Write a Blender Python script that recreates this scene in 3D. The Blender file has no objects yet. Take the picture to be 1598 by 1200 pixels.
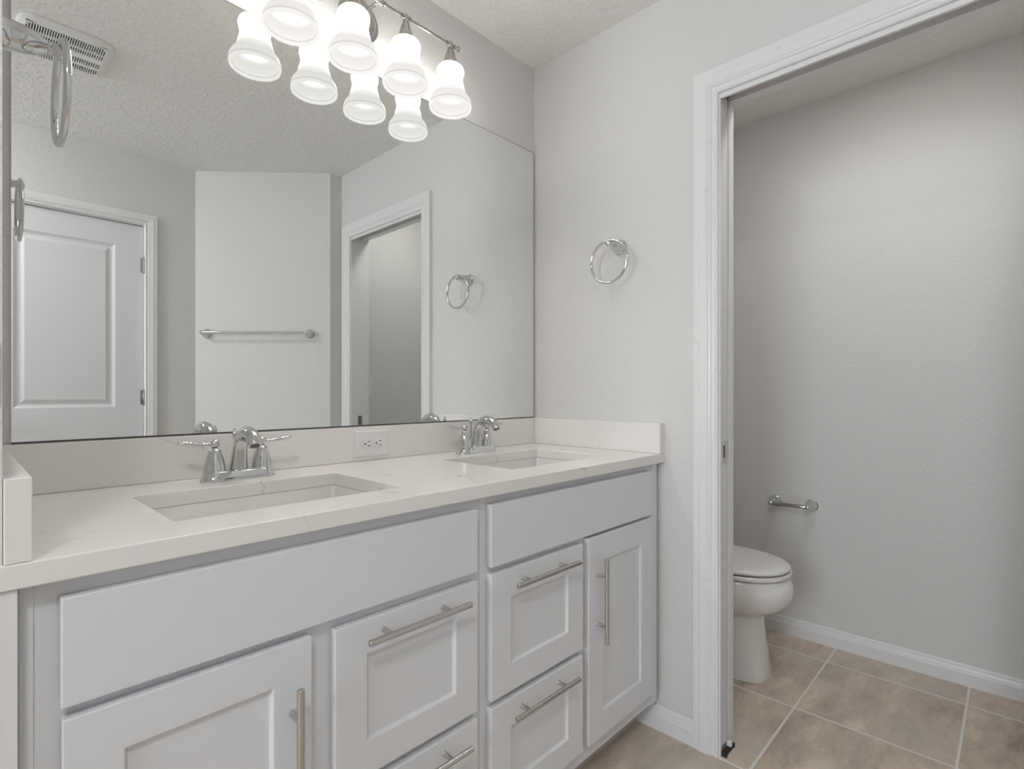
import bpy, bmesh, math, random
from mathutils import Vector, Matrix
random.seed(7)
S = bpy.context.scene
C = S.collection

# ---------------------------------------------------------------- camera
cam = bpy.data.objects.new('camera', bpy.data.cameras.new('camera'))
C.objects.link(cam)
cam.location = (0, 0, 1.1237)
cam.rotation_euler = (math.radians(90), 0, math.radians(-46.49))
cam.data.sensor_width = 36
cam.data.lens = 829.3 / 1598 * 36
cam.data.shift_x = -1.75 / 1598
cam.data.shift_y = 12.8 / 1598
cam.data.clip_start = 0.02
S.camera = cam
# ---------------------------------------------------------------- world, light, exposure
S.view_settings.view_transform = 'Standard'
S.view_settings.look = 'None'
S.view_settings.gamma = 1
S.view_settings.use_curve_mapping = False
S.view_settings.exposure = 0.0
w = bpy.data.worlds.new('world'); S.world = w; w.use_nodes = True
w.node_tree.nodes['Background'].inputs[0].default_value = (0.75, 0.86, 1.0, 1)
w.node_tree.nodes['Background'].inputs[1].default_value = 1.0
BULB, SHADE, FILL_DAY, FILL_DOME, FILL_CAN = 100.0, 18.5, 78.0, 54.0, 55.0  # the last three drive the added fill lights
def area(name, loc, rot, sx, sy, power, col):
    l = bpy.data.lights.new(name, 'AREA'); l.shape = 'RECTANGLE'; l.size = sx; l.size_y = sy
    l.energy = power; l.color = col
    o = bpy.data.objects.new(name, l); C.objects.link(o); o.location = loc; o.rotation_euler = rot
    return o
# added area light: fill daylight through an assumed, unseen window in the left wall
area('assumed_daylight_fill', (-3.53, 0.10, 1.55), (0, math.radians(-90), 0), 1.25, 1.40, FILL_DAY, (0.82, 0.91, 1.0))

# ---------------------------------------------------------------- sizes (metres; camera stands at x=0,y=0)
D = 1.427      # plane of the mirror wall
W = 1.628      # plane of the right wall
WT = 0.115     # wall thickness
CH = 2.4375    # ceiling
XL = 0.0394    # room face of the left stub wall
YR = -0.694    # rear wall
YC = -0.145    # short return beside the toilet doorway
XF = 2.6835    # far wall of the toilet room
CT = 0.9227    # counter top
ST = 1.0231    # top of the splash

# ---------------------------------------------------------------- materials
def newmat(name):
    m = bpy.data.materials.new(name); m.use_nodes = True
    nt = m.node_tree; b = nt.nodes['Principled BSDF']
    return m, nt, b
def N(nt, t, **kw):
    n = nt.nodes.new(t)
    for k, v in kw.items(): setattr(n, k, v)
    return n
def plain(name, col, rough=0.5, metal=0.0, spec=0.5, coat=0.0):
    m, nt, b = newmat(name)
    b.inputs['Base Color'].default_value = (*col, 1)
    b.inputs['Roughness'].default_value = rough
    b.inputs['Metallic'].default_value = metal
    b.inputs['Specular IOR Level'].default_value = spec
    b.inputs['Coat Weight'].default_value = coat
    b.inputs['Coat Roughness'].default_value = 0.05
    # faint procedural unevenness of the gloss
    tc = N(nt, 'ShaderNodeTexCoord'); no = N(nt, 'ShaderNodeTexNoise'); no.inputs['Scale'].default_value = 25
    mr = N(nt, 'ShaderNodeMapRange')
    mr.inputs['To Min'].default_value = max(0, rough - 0.02); mr.inputs['To Max'].default_value = rough + 0.03
    nt.links.new(tc.outputs['Object'], no.inputs['Vector']); nt.links.new(no.outputs['Fac'], mr.inputs['Value'])
    nt.links.new(mr.outputs['Result'], b.inputs['Roughness'])
    return m
def textured(name, col, rough, scale, strength, detail=4, dist=0.002, distort=0.0, stretch=(1, 1, 1)):
    m, nt, b = newmat(name)
    b.inputs['Base Color'].default_value = (*col, 1); b.inputs['Roughness'].default_value = rough
    b.inputs['Specular IOR Level'].default_value = 0.3
    tc = N(nt, 'ShaderNodeTexCoord'); mp = N(nt, 'ShaderNodeMapping'); mp.inputs['Scale'].default_value = stretch
    no = N(nt, 'ShaderNodeTexNoise'); no.inputs['Scale'].default_value = scale; no.inputs['Detail'].default_value = detail
    no.inputs['Distortion'].default_value = distort
    cr = N(nt, 'ShaderNodeValToRGB'); cr.color_ramp.elements[0].position = 0.4; cr.color_ramp.elements[1].position = 0.62
    bp = N(nt, 'ShaderNodeBump'); bp.inputs['Strength'].default_value = strength; bp.inputs['Distance'].default_value = dist
    L = nt.links.new
    L(tc.outputs['Object'], mp.inputs['Vector']); L(mp.outputs['Vector'], no.inputs['Vector'])
    L(no.outputs['Fac'], cr.inputs['Fac']); L(cr.outputs['Color'], bp.inputs['Height']); L(bp.outputs['Normal'], b.inputs['Normal'])
    return m
M = {}
M['wall'] = textured('wall_paint', (0.72, 0.713, 0.697), 0.6, 110, 0.35, 3, 0.0015)
M['ceiling'] = textured('ceiling_knockdown', (0.87, 0.855, 0.83), 0.75, 42, 0.6, 4, 0.0035, 0.8)
M['trim'] = plain('trim_paint', (0.80, 0.80, 0.80), 0.28)
M['cabinet'] = plain('cabinet_paint', (0.745, 0.757, 0.775), 0.32)
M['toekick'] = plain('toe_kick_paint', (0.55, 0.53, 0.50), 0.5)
M['chrome'] = plain('chrome', (0.66, 0.67, 0.68), 0.04, 1.0)
M['nickel'] = plain('brushed_nickel', (0.56, 0.55, 0.53), 0.24, 1.0)
M['fixture'] = plain('satin_nickel', (0.52, 0.505, 0.48), 0.13, 1.0)
M['hinge'] = plain('hinge_steel', (0.33, 0.33, 0.33), 0.3, 1.0)
M['dark'] = plain('dark_gap', (0.02, 0.02, 0.02), 0.7)
M['darkmetal'] = plain('dark_metal', (0.10, 0.10, 0.10), 0.4, 0.6)
M['porcelain'] = plain('porcelain', (0.88, 0.875, 0.86), 0.12, 0, 0.5, 0.3)
M['sink'] = plain('sink_porcelain', (0.80, 0.79, 0.77), 0.15, 0, 0.5, 0.2)
M['plastic'] = plain('white_plastic', (0.82, 0.81, 0.80), 0.3)
M['door'] = plain('door_paint', (0.76, 0.77, 0.785), 0.35)
# mirror glass
m, nt, b = newmat('mirror_glass')
b.inputs['Base Color'].default_value = (0.88, 0.895, 0.88, 1); b.inputs['Metallic'].default_value = 1; b.inputs['Roughness'].default_value = 0.0
M['mirror'] = m
# quartz with sparse grey veins
def quartz(name, scale, off, base):
    m, nt, b = newmat(name); L = nt.links.new
    tc = N(nt, 'ShaderNodeTexCoord'); mp = N(nt, 'ShaderNodeMapping'); mp.inputs['Location'].default_value = off
    n1 = N(nt, 'ShaderNodeTexNoise'); n1.inputs['Scale'].default_value = 5; n1.inputs['Detail'].default_value = 7; n1.inputs['Roughness'].default_value = 0.62
    sc = N(nt, 'ShaderNodeVectorMath', operation='SCALE'); sc.inputs['Scale'].default_value = 0.22
    ad = N(nt, 'ShaderNodeVectorMath', operation='ADD')
    vo = N(nt, 'ShaderNodeTexVoronoi', feature='DISTANCE_TO_EDGE'); vo.inputs['Scale'].default_value = scale
    r1 = N(nt, 'ShaderNodeMapRange'); r1.inputs['From Min'].default_value = 0.0; r1.inputs['From Max'].default_value = 0.0065
    r1.inputs['To Min'].default_value = 1; r1.inputs['To Max'].default_value = 0
    n2 = N(nt, 'ShaderNodeTexNoise'); n2.inputs['Scale'].default_value = 7.5; n2.inputs['Detail'].default_value = 2
    r2 = N(nt, 'ShaderNodeMapRange'); r2.inputs['From Min'].default_value = 0.55; r2.inputs['From Max'].default_value = 0.68
    mu = N(nt, 'ShaderNodeMath', operation='MULTIPLY')
    n3 = N(nt, 'ShaderNodeTexNoise'); n3.inputs['Scale'].default_value = 3
    c0 = N(nt, 'ShaderNodeMix', data_type='RGBA'); c0.inputs['A'].default_value = (*base, 1)
    c0.inputs['B'].default_value = (base[0] * 0.97, base[1] * 0.965, base[2] * 0.955, 1)
    c1 = N(nt, 'ShaderNodeMix', data_type='RGBA'); c1.inputs['B'].default_value = (0.36, 0.345, 0.335, 1)
    L(tc.outputs['Object'], mp.inputs['Vector']); L(mp.outputs['Vector'], n1.inputs['Vector'])
    L(n1.outputs['Color'], sc.inputs[0]); L(sc.outputs['Vector'], ad.inputs[0]); L(mp.outputs['Vector'], ad.inputs[1])
    L(ad.outputs['Vector'], vo.inputs['Vector']); L(vo.outputs['Distance'], r1.inputs['Value'])
    L(mp.outputs['Vector'], n2.inputs['Vector']); L(n2.outputs['Fac'], r2.inputs['Value'])
    L(r1.outputs['Result'], mu.inputs[0]); L(r2.outputs['Result'], mu.inputs[1])
    L(mp.outputs['Vector'], n3.inputs['Vector']); L(n3.outputs['Fac'], c0.inputs['Factor'])
    L(c0.outputs['Result'], c1.inputs['A']); L(mu.outputs['Value'], c1.inputs['Factor']); L(c1.outputs['Result'], b.inputs['Base Color'])
    b.inputs['Roughness'].default_value = 0.16; b.inputs['Specular IOR Level'].default_value = 0.45
    return m
M['quartz'] = quartz('quartz', 3.1, (1.7, 0.62, 0.2), (0.85, 0.83, 0.805))
# floor tile with grout lines 0.445 m apart
def tilemat():
    m, nt, b = newmat('floor_tile'); L = nt.links.new
    tc = N(nt, 'ShaderNodeTexCoord'); sp = N(nt, 'ShaderNodeSeparateXYZ'); L(tc.outputs['Object'], sp.inputs[0])
    def line(out, off):
        a = N(nt, 'ShaderNodeMath', operation='ADD'); a.inputs[1].default_value = -off + 44.5 + 0.2225
        L(out, a.inputs[0])
        mo = N(nt, 'ShaderNodeMath', operation='MODULO'); mo.inputs[1].default_value = 0.445; L(a.outputs[0], mo.inputs[0])
        su = N(nt, 'ShaderNodeMath', operation='SUBTRACT'); su.inputs[1].default_value = 0.2225; L(mo.outputs[0], su.inputs[0])
        ab = N(nt, 'ShaderNodeMath', operation='ABSOLUTE'); L(su.outputs[0], ab.inputs[0])
        fl = N(nt, 'ShaderNodeMath', operation='DIVIDE'); fl.inputs[1].default_value = 0.445; L(a.outputs[0], fl.inputs[0])
        fo = N(nt, 'ShaderNodeMath', operation='FLOOR')
        return ab.outputs[0], a.outputs[0]
    ax, xx = line(sp.outputs['X'], 2.511); ay, yy = line(sp.outputs['Y'], 0.578)
    mi = N(nt, 'ShaderNodeMath', operation='MINIMUM'); L(ax, mi.inputs[0]); L(ay, mi.inputs[1])
    gr = N(nt, 'ShaderNodeMapRange'); gr.inputs['From Min'].default_value = 0.0032; gr.inputs['From Max'].default_value = 0.0048
    L(mi.outputs[0], gr.inputs['Value'])
    # per-tile shift of the stone pattern
    def cell(v):
        a = N(nt, 'ShaderNodeMath', operation='ADD'); a.inputs[1].default_value = 0.2225; L(v, a.inputs[0])
        a2 = N(nt, 'ShaderNodeMath', operation='SUBTRACT'); a2.inputs[1].default_value = 0.2225 * 2; L(a.outputs[0], a2.inputs[0])
        d = N(nt, 'ShaderNodeMath', operation='DIVIDE'); d.inputs[1].default_value = 0.445; L(a2.outputs[0], d.inputs[0])
        f = N(nt, 'ShaderNodeMath', operation='FLOOR'); L(d.outputs[0], f.inputs[0]); return f.outputs[0]
    cx, cy = cell(xx), cell(yy)
    cb = N(nt, 'ShaderNodeCombineXYZ'); L(cx, cb.inputs[0]); L(cy, cb.inputs[1])
    wn = N(nt, 'ShaderNodeTexWhiteNoise', noise_dimensions='3D'); L(cb.outputs[0], wn.inputs['Vector'])
    sc = N(nt, 'ShaderNodeVectorMath', operation='SCALE'); sc.inputs['Scale'].default_value = 9; L(wn.outputs['Color'], sc.inputs[0])
    ad = N(nt, 'ShaderNodeVectorMath', operation='ADD'); L(tc.outputs['Object'], ad.inputs[0]); L(sc.outputs[0], ad.inputs[1])
    mp = N(nt, 'ShaderNodeMapping'); mp.inputs['Scale'].default_value = (1.0, 2.3, 1); mp.inputs['Rotation'].default_value = (0, 0, 0.5); L(ad.outputs[0], mp.inputs['Vector'])
    n1 = N(nt, 'ShaderNodeTexNoise'); n1.inputs['Scale'].default_value = 4.2; n1.inputs['Detail'].default_value = 12; n1.inputs['Roughness'].default_value = 0.72; n1.inputs['Distortion'].default_value = 0.25
    L(mp.outputs[0], n1.inputs['Vector'])
    cr = N(nt, 'ShaderNodeValToRGB'); e = cr.color_ramp.elements
    e[0].position = 0.30; e[0].color = (0.33, 0.275, 0.23, 1); e[1].position = 0.72; e[1].color = (0.84, 0.75, 0.64, 1)
    k = e.new(0.45); k.color = (0.55, 0.45, 0.365, 1)
    k = e.new(0.58); k.color = (0.70, 0.575, 0.47, 1)
    L(n1.outputs['Fac'], cr.inputs['Fac'])
    n2 = N(nt, 'ShaderNodeTexNoise'); n2.inputs['Scale'].default_value = 2.2; n2.inputs['Detail'].default_value = 3; L(ad.outputs[0], n2.inputs['Vector'])
    r2 = N(nt, 'ShaderNodeMapRange'); r2.inputs['From Min'].default_value = 0.48; r2.inputs['From Max'].default_value = 0.70; r2.inputs['To Max'].default_value = 0.65; L(n2.outputs['Fac'], r2.inputs['Value'])
    mg = N(nt, 'ShaderNodeMix', data_type='RGBA'); mg.inputs['B'].default_value = (0.54, 0.495, 0.43, 1)
    L(cr.outputs['Color'], mg.inputs['A']); L(r2.outputs['Result'], mg.inputs['Factor'])
    mx = N(nt, 'ShaderNodeMix', data_type='RGBA'); mx.inputs['A'].default_value = (0.80, 0.77, 0.74, 1)
    L(mg.outputs['Result'], mx.inputs['B']); L(gr.outputs['Result'], mx.inputs['Factor']); L(mx.outputs['Result'], b.inputs['Base Color'])
    rr = N(nt, 'ShaderNodeMapRange'); rr.inputs['To Min'].default_value = 0.8; rr.inputs['To Max'].default_value = 0.33; L(gr.outputs['Result'], rr.inputs['Value']); L(rr.outputs['Result'], b.inputs['Roughness'])
    am = N(nt, 'ShaderNodeMath', operation='MULTIPLY_ADD'); am.inputs[1].default_value = 0.15; L(n1.outputs['Fac'], am.inputs[0]); L(gr.outputs['Result'], am.inputs[2])
    bp = N(nt, 'ShaderNodeBump'); bp.inputs['Strength'].default_value = 0.5; bp.inputs['Distance'].default_value = 0.002
    L(am.outputs[0], bp.inputs['Height']); L(bp.outputs['Normal'], b.inputs['Normal'])
    return m
M['tile'] = tilemat()
# lamp glass and bulbs give off light
def emis(name, col, st, base=(0.9, 0.9, 0.9), rough=0.4):
    m, nt, b = newmat(name)
    b.inputs['Base Color'].default_value = (*base, 1); b.inputs['Roughness'].default_value = rough
    b.inputs['Emission Color'].default_value = (*col, 1); b.inputs['Emission Strength'].default_value = st
    return m
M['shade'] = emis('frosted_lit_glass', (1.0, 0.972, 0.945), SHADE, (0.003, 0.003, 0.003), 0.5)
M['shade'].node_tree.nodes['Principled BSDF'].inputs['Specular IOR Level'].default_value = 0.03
# frosted glass: bulb glow painted as emission by height, dimmed band draws the rim ring
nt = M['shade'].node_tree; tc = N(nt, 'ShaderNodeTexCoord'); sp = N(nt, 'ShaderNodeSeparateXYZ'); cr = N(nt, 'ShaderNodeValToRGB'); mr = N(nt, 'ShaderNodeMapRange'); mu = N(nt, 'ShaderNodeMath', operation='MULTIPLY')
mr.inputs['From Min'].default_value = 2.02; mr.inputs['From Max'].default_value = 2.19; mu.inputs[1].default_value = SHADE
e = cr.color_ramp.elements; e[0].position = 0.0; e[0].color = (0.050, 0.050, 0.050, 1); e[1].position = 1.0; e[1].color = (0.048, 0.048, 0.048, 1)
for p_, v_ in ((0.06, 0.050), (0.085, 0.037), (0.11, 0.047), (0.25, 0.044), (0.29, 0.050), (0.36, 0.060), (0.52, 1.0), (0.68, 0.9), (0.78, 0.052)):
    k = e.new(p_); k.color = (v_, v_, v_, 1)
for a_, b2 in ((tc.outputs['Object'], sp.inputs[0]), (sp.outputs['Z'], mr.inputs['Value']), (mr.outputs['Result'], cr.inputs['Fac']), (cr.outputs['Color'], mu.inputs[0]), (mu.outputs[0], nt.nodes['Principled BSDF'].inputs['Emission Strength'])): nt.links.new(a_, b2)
M['fill_can'] = emis('fill_downlight_glass', (1.0, 0.985, 0.965), FILL_CAN)
M['fill_dome'] = emis('fill_dome_glass', (1.0, 0.98, 0.965), FILL_DOME)
M['bulb'] = emis('lit_bulb', (1.0, 0.955, 0.91), BULB)
# pane of the assumed window
m, nt, b = newmat('assumed_window_pane'); nt.nodes.remove(b)
tr = N(nt, 'ShaderNodeBsdfTransparent'); gl = N(nt, 'ShaderNodeBsdfGlossy'); gl.inputs['Roughness'].default_value = 0.02
fr = N(nt, 'ShaderNodeFresnel'); mx = N(nt, 'ShaderNodeMixShader')
nt.links.new(fr.outputs[0], mx.inputs[0]); nt.links.new(tr.outputs[0], mx.inputs[1]); nt.links.new(gl.outputs[0], mx.inputs[2])
nt.links.new(mx.outputs[0], nt.nodes['Material Output'].inputs[0])
M['pane'] = m

# ---------------------------------------------------------------- mesh helpers
def box(bm, x0, x1, y0, y1, z0, z1, bev=0.0, seg=2):
    vs = [bm.verts.new((x, y, z)) for x in (x0, x1) for y in (y0, y1) for z in (z0, z1)]
    fs = [bm.faces.new([vs[i] for i in f]) for f in ((0, 1, 3, 2), (4, 6, 7, 5), (0, 4, 5, 1), (2, 3, 7, 6), (0, 2, 6, 4), (1, 5, 7, 3))]
    if bev > 0:
        es = list({e for f in fs for e in f.edges})
        bmesh.ops.bevel(bm, geom=es, offset=bev, segments=seg, profile=0.5, affect='EDGES')
def lathe(bm, prof, o=(0, 0, 0), axis='z', seg=32, caps=True):
    """prof: list of (radius, distance along the axis)"""
    o = Vector(o)
    ax = {'z': (Vector((1, 0, 0)), Vector((0, 1, 0)), Vector((0, 0, 1))),
          'x': (Vector((0, 1, 0)), Vector((0, 0, 1)), Vector((1, 0, 0))),
          '-x': (Vector((0, 0, 1)), Vector((0, 1, 0)), Vector((-1, 0, 0))),
          'y': (Vector((0, 0, 1)), Vector((1, 0, 0)), Vector((0, 1, 0))),
          '-y': (Vector((1, 0, 0)), Vector((0, 0, 1)), Vector((0, -1, 0)))}.get(axis) if isinstance(axis, str) else axis
    u, v, n = ax
    rings = []
    for r, t in prof:
        if r < 1e-6: rings.append([bm.verts.new(o + n * t)])
        else: rings.append([bm.verts.new(o + n * t + (u * math.cos(a) + v * math.sin(a)) * r) for a in (2 * math.pi * k / seg for k in range(seg))])
    loft(bm, rings, caps)
def loft(bm, rings, caps=True):
    for A, B in zip(rings, rings[1:]):
        if len(A) == 1 and len(B) == 1: continue
        n = max(len(A), len(B))
        for k in range(n):
            if len(A) == 1: bm.faces.new((A[0], B[k], B[(k + 1) % n]))
            elif len(B) == 1: bm.faces.new((A[k], B[0], A[(k + 1) % n]))
            else: bm.faces.new((A[k], A[(k + 1) % n], B[(k + 1) % n], B[k]))
    if caps:
        if len(rings[0]) > 2: bm.faces.new(rings[0][::-1])
        if len(rings[-1]) > 2: bm.faces.new(rings[-1])
def ringverts(bm, pts): return [bm.verts.new(p) for p in pts]
def tube(bm, pts, rad, seg=16, closed=False, flat=1.0):
    pts = [Vector(p) for p in pts]; n = len(pts)
    rs = rad if isinstance(rad, (list, tuple)) else [rad] * n
    rings = []; up = Vector((0, 0, 1)); prev = None
    for i, p in enumerate(pts):
        if closed: t = (pts[(i + 1) % n] - pts[i - 1]).normalized()
        else: t = (pts[min(i + 1, n - 1)] - pts[max(i - 1, 0)]).normalized()
        if prev is None:
            a = t.cross(up)
            if a.length < 1e-3: a = t.cross(Vector((0, 1, 0)))
            a.normalize()
        else:
            a = (prev - t * prev.dot(t)).normalized()
        prev = a; b2 = t.cross(a)
        rings.append([bm.verts.new(p + (a * math.cos(q) + b2 * math.sin(q) * flat) * rs[i]) for q in (2 * math.pi * k / seg for k in range(seg))])
    if closed: loft(bm, rings + [rings[0]], False)
    else: loft(bm, rings)
def spline(pts, k=8):
    """Catmull-Rom through points of any dimension"""
    out = []; P = [pts[0]] + list(pts) + [pts[-1]]
    for i in range(1, len(P) - 2):
        for j in range(k):
            t = j / k
            out.append(tuple(0.5 * ((2 * b) + (-a + c) * t + (2 * a - 5 * b + 4 * c - d) * t * t + (-a + 3 * b - 3 * c + d) * t ** 3)
                             for a, b, c, d in zip(P[i - 1], P[i], P[i + 1], P[i + 2])))
    out.append(tuple(pts[-1])); return out
def rrect(x0, x1, y0, y1, r, z, k=6):
    pts = []
    for cx, cy, a0 in ((x1 - r, y1 - r, 0), (x0 + r, y1 - r, 90), (x0 + r, y0 + r, 180), (x1 - r, y0 + r, 270)):
        for j in range(k + 1):
            a = math.radians(a0 + 90 * j / k); pts.append((cx + r * math.cos(a), cy + r * math.sin(a), z))
    return pts
def obj(name, bm, mat, parent=None, smooth=False, bevel=0.0, seg=2, loc=None):
    bmesh.ops.recalc_face_normals(bm, faces=bm.faces)
    me = bpy.data.meshes.new(name); bm.to_mesh(me); bm.free()
    me.materials.append(M[mat] if isinstance(mat, str) else mat)
    o = bpy.data.objects.new(name, me); C.objects.link(o)
    if smooth:
        me.polygons.foreach_set('use_smooth', [True] * len(me.polygons))
        md = o.modifiers.new('split', 'EDGE_SPLIT'); md.split_angle = math.radians(38)
    if bevel:
        md = o.modifiers.new('bevel', 'BEVEL'); md.width = bevel; md.segments = seg; md.limit_method = 'ANGLE'; md.angle_limit = math.radians(50)
    if parent is not None:
        o.parent = parent; o.matrix_parent_inverse = Matrix.Translation(parent.location).inverted() if parent.rotation_euler[2] == 0 else Matrix.Identity(4)
    if loc: o.location = loc
    return o
def struct(name, bm, mat, parent=None, label=None, cat=None, **kw):
    o = obj(name, bm, mat, parent, **kw)
    if parent is None:
        o['kind'] = 'structure'
        if label: o['label'] = label
        if cat: o['category'] = cat
    return o
def thing(name, label, cat, loc=(0, 0, 0), group=None):
    o = bpy.data.objects.new(name, None); o.empty_display_size = 0.05; C.objects.link(o)
    o.location = loc; o['label'] = label; o['category'] = cat
    if group: o['group'] = group
    return o
def tag(o, label, cat, group=None):
    o['label'] = label; o['category'] = cat
    if group: o['group'] = group
    return o
def BM(): return bmesh.new()
def copy_tree(o, parent=None):
    c = o.copy(); C.objects.link(c)
    if parent is not None: c.parent = parent
    for ch in list(o.children): copy_tree(ch, c)
    return c

# ---------------------------------------------------------------- room shell
bm = BM(); box(bm, -3.55, 2.83, -2.55, 1.60, -0.12, 0); struct('floor', bm, 'tile', label='beige stone-look square floor tile with pale grout', cat='floor')
bm = BM(); box(bm, -3.55, 2.83, -2.55, 1.60, CH, CH + 0.12); struct('ceiling', bm, 'ceiling', label='off-white textured ceiling', cat='ceiling')
bm = BM(); box(bm, XL, W, D, D + 0.15, 0, CH); struct('wall_front', bm, 'wall', label='pale wall carrying the big mirror', cat='wall')
bm = BM(); box(bm, -3.4, XL, 0.862, D + 0.15, 0, CH); struct('wall_left', bm, 'wall', label='textured stub wall at the left end of the vanity', cat='wall')
# right wall: two skins around the pocket, solid head and stub
OY0, OY1, HZ = -0.030, 0.668, 2.032
bm = BM()
box(bm, W, W + 0.009, OY1 + 0.006, D, 0, CH)
box(bm, W + 0.078, W + WT, OY1 + 0.010, D, 0, CH)
box(bm, W + 0.009, W + 0.078, D - 0.02, D + 0.15, 0, CH)
box(bm, W + 0.009, W + 0.078, OY1 + 0.006, D - 0.02, 2.12, CH)
box(bm, W, W + WT, YC, OY1 + 0.006, 2.12, CH)
box(bm, W, W + WT, YC, OY0 - 0.018, 0, 2.12)
box(bm, W, W + 0.009, OY0 - 0.018, OY1 + 0.006, HZ + 0.016, 2.12)
box(bm, W + 0.078, W + WT, OY0 - 0.018, OY1 + 0.006, 2.1195, 2.12)
struct('wall_right', bm, 'wall', label='pale wall with towel ring and pocket doorway', cat='wall')
bm = BM(); box(bm, -0.15, 0.988, YR - 0.12, YR, 0, CH)
struct('wall_rear', bm, 'wall', label='rear wall with the panelled door, seen in the mirror', cat='wall')
# cut the doorway out of the rear wall by building it in pieces
def rear():
    o = bpy.data.objects['wall_rear']; bm = BM()
    box(bm, -0.15, 0.0718 - 0.02, YR - 0.12, YR, 0, CH); box(bm, 0.7318 + 0.02, 0.988, YR - 0.12, YR, 0, CH)
    box(bm, 0.0718 - 0.02, 0.7318 + 0.02, YR - 0.12, YR, 2.075, CH); bm.to_mesh(o.data); bm.free()
rear()
bm = BM()
a, b_ = Vector((0.988, YR)), Vector((1.554, YC)); n = Vector((b_.y - a.y, -(b_.x - a.x))).normalized() * 0.12
vs = [bm.verts.new((p.x, p.y, z)) for z in (0, CH) for p in (a, b_, b_ + n + Vector((0.1, 0)), a + n)]
for f in ((0, 1, 2, 3), (7, 6, 5, 4), (0, 4, 5, 1), (1, 5, 6, 2), (2, 6, 7, 3), (3, 7, 4, 0)): bm.faces.new([vs[i] for i in f])
struct('wall_corner', bm, 'wall', label='angled wall with the towel bar, seen in the mirror', cat='wall')
bm = BM(); box(bm, 1.554, XF, YC - 0.12, YC, 0, CH); struct('wall_return', bm, 'wall', label='short return wall beside the doorway', cat='wall')
bm = BM(); box(bm, XF, XF + 0.12, YC - 0.12, D + 0.15, 0, CH); struct('wall_far', bm, 'wall', label='far wall of the toilet room', cat='wall')
bm = BM(); box(bm, W + WT, XF, 1.375, D + 0.15, 0, CH); struct('wall_toilet', bm, 'wall', label='wall behind the toilet', cat='wall')
# the part of the room left of the camera
bm = BM(); box(bm, -0.15, -0.03, -2.4, YR - 0.12, 0, CH); struct('wall_side', bm, 'wall', label='side wall left of the rear door', cat='wall')
bm = BM(); box(bm, -3.4, -0.03, -2.55, -2.4, 0, CH); struct('wall_end', bm, 'wall', label='end wall behind the camera', cat='wall')
bm = BM()
box(bm, -3.55, -3.4, -2.55, -0.6, 0, CH); box(bm, -3.55, -3.4, 0.8, 1.6, 0, CH)
box(bm, -3.55, -3.4, -0.6, 0.8, 0, 0.92); box(bm, -3.55, -3.4, -0.6, 0.8, 2.18, CH)
struct('wall_assumed_window', bm, 'wall', label='wall with the assumed window, left of the camera', cat='wall')
wf = thing('assumed_window_1', 'white framed window assumed out of view in the wall left of the camera', 'window', (-3.48, 0.10, 0.92)); wf['kind'] = 'structure'  # unseen window, assumed here to go with the added daylight fill
bm = BM()
for y0, y1, z0, z1 in ((-0.6, -0.55, 0.92, 2.18), (0.75, 0.8, 0.92, 2.18), (-0.55, 0.75, 0.92, 0.97), (-0.55, 0.75, 2.13, 2.18), (-0.55, 0.75, 1.53, 1.56)):
    box(bm, -3.50, -3.45, y0, y1, z0, z1, 0.003)
obj('assumed_window_frame', bm, 'trim', wf)
bm = BM(); box(bm, -3.476, -3.472, -0.55, 0.75, 0.97, 2.13); obj('pane', bm, 'pane', wf)

# baseboards
def baseboard(name, p0, p1, inward, label):
    p0, p1, n = Vector(p0), Vector(p1), Vector(inward).normalized()
    prof = [(0, 0), (0.014, 0), (0.014, 0.048), (0.011, 0.051), (0.0105, 0.056), (0.008, 0.066), (0.0075, 0.072), (0.004, 0.078), (0, 0.078)]
    bm = BM()
    rings = [[bm.verts.new((p.x + n.x * a, p.y + n.y * a, z)) for a, z in prof] for p in (p0, p1)]
    loft(bm, rings); return struct(name, bm, 'trim', label=label, cat='baseboard')
baseboard('baseboard_right', (W, 0.7435), (W, 1.02), (-1, 0), 'white moulded baseboard between vanity and door casing')
baseboard('baseboard_far', (XF, YC), (XF, 1.375), (-1, 0), 'white moulded baseboard beside the toilet')
baseboard('baseboard_toilet', (W + WT, 1.375), (XF - 0.014, 1.375), (0, -1), 'white baseboard behind the toilet')
baseboard('baseboard_rear', (0.79, YR), (0.988, YR), (0, 1), 'white baseboard right of the rear door')
dn = Vector((-(b_.y - a.y), b_.x - a.x))
baseboard('baseboard_corner', a, b_, dn, 'white baseboard along the angled wall')

# door casings
CAS = [(0, 0), (0, 0.009), (0.004, 0.012), (0.011, 0.012), (0.013, 0.0095), (0.019, 0.0105), (0.022, 0.0145), (0.026, 0.0155), (0.029, 0.0135), (0.032, 0.016), (0.052, 0.0185), (0.056, 0.0185), (0.058, 0.016), (0.0755, 0.0175), (0.0755, 0)]
def casing(name, mapf, a0, a1, zt, width, label):
    """mapf(a, v, z): a runs along the wall, v is the distance out of the wall"""
    k = width / 0.0755; bm = BM(); rings = []
    for u, v in CAS:
        u *= k
        rings.append([bm.verts.new(mapf(*p)) for p in ((a0 - u, v, 0), (a0 - u, v, zt + u), (a1 + u, v, zt + u), (a1 + u, v, 0))])
    n = len(rings)
    for i in range(n):
        A, B = rings[i], rings[(i + 1) % n]
        for j in range(3): bm.faces.new((A[j], A[j + 1], B[j + 1], B[j]))
    bm.faces.new([r[0] for r in rings]); bm.faces.new([r[3] for r in rings][::-1])
    return struct(name, bm, 'trim', label=label, cat='door casing')
casing('trim_1', lambda a, v, z: (W - v, a, z), OY0 - 0.004, 0.6685, HZ + 0.0145, 0.0755, 'white moulded casing round the toilet room doorway')
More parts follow.
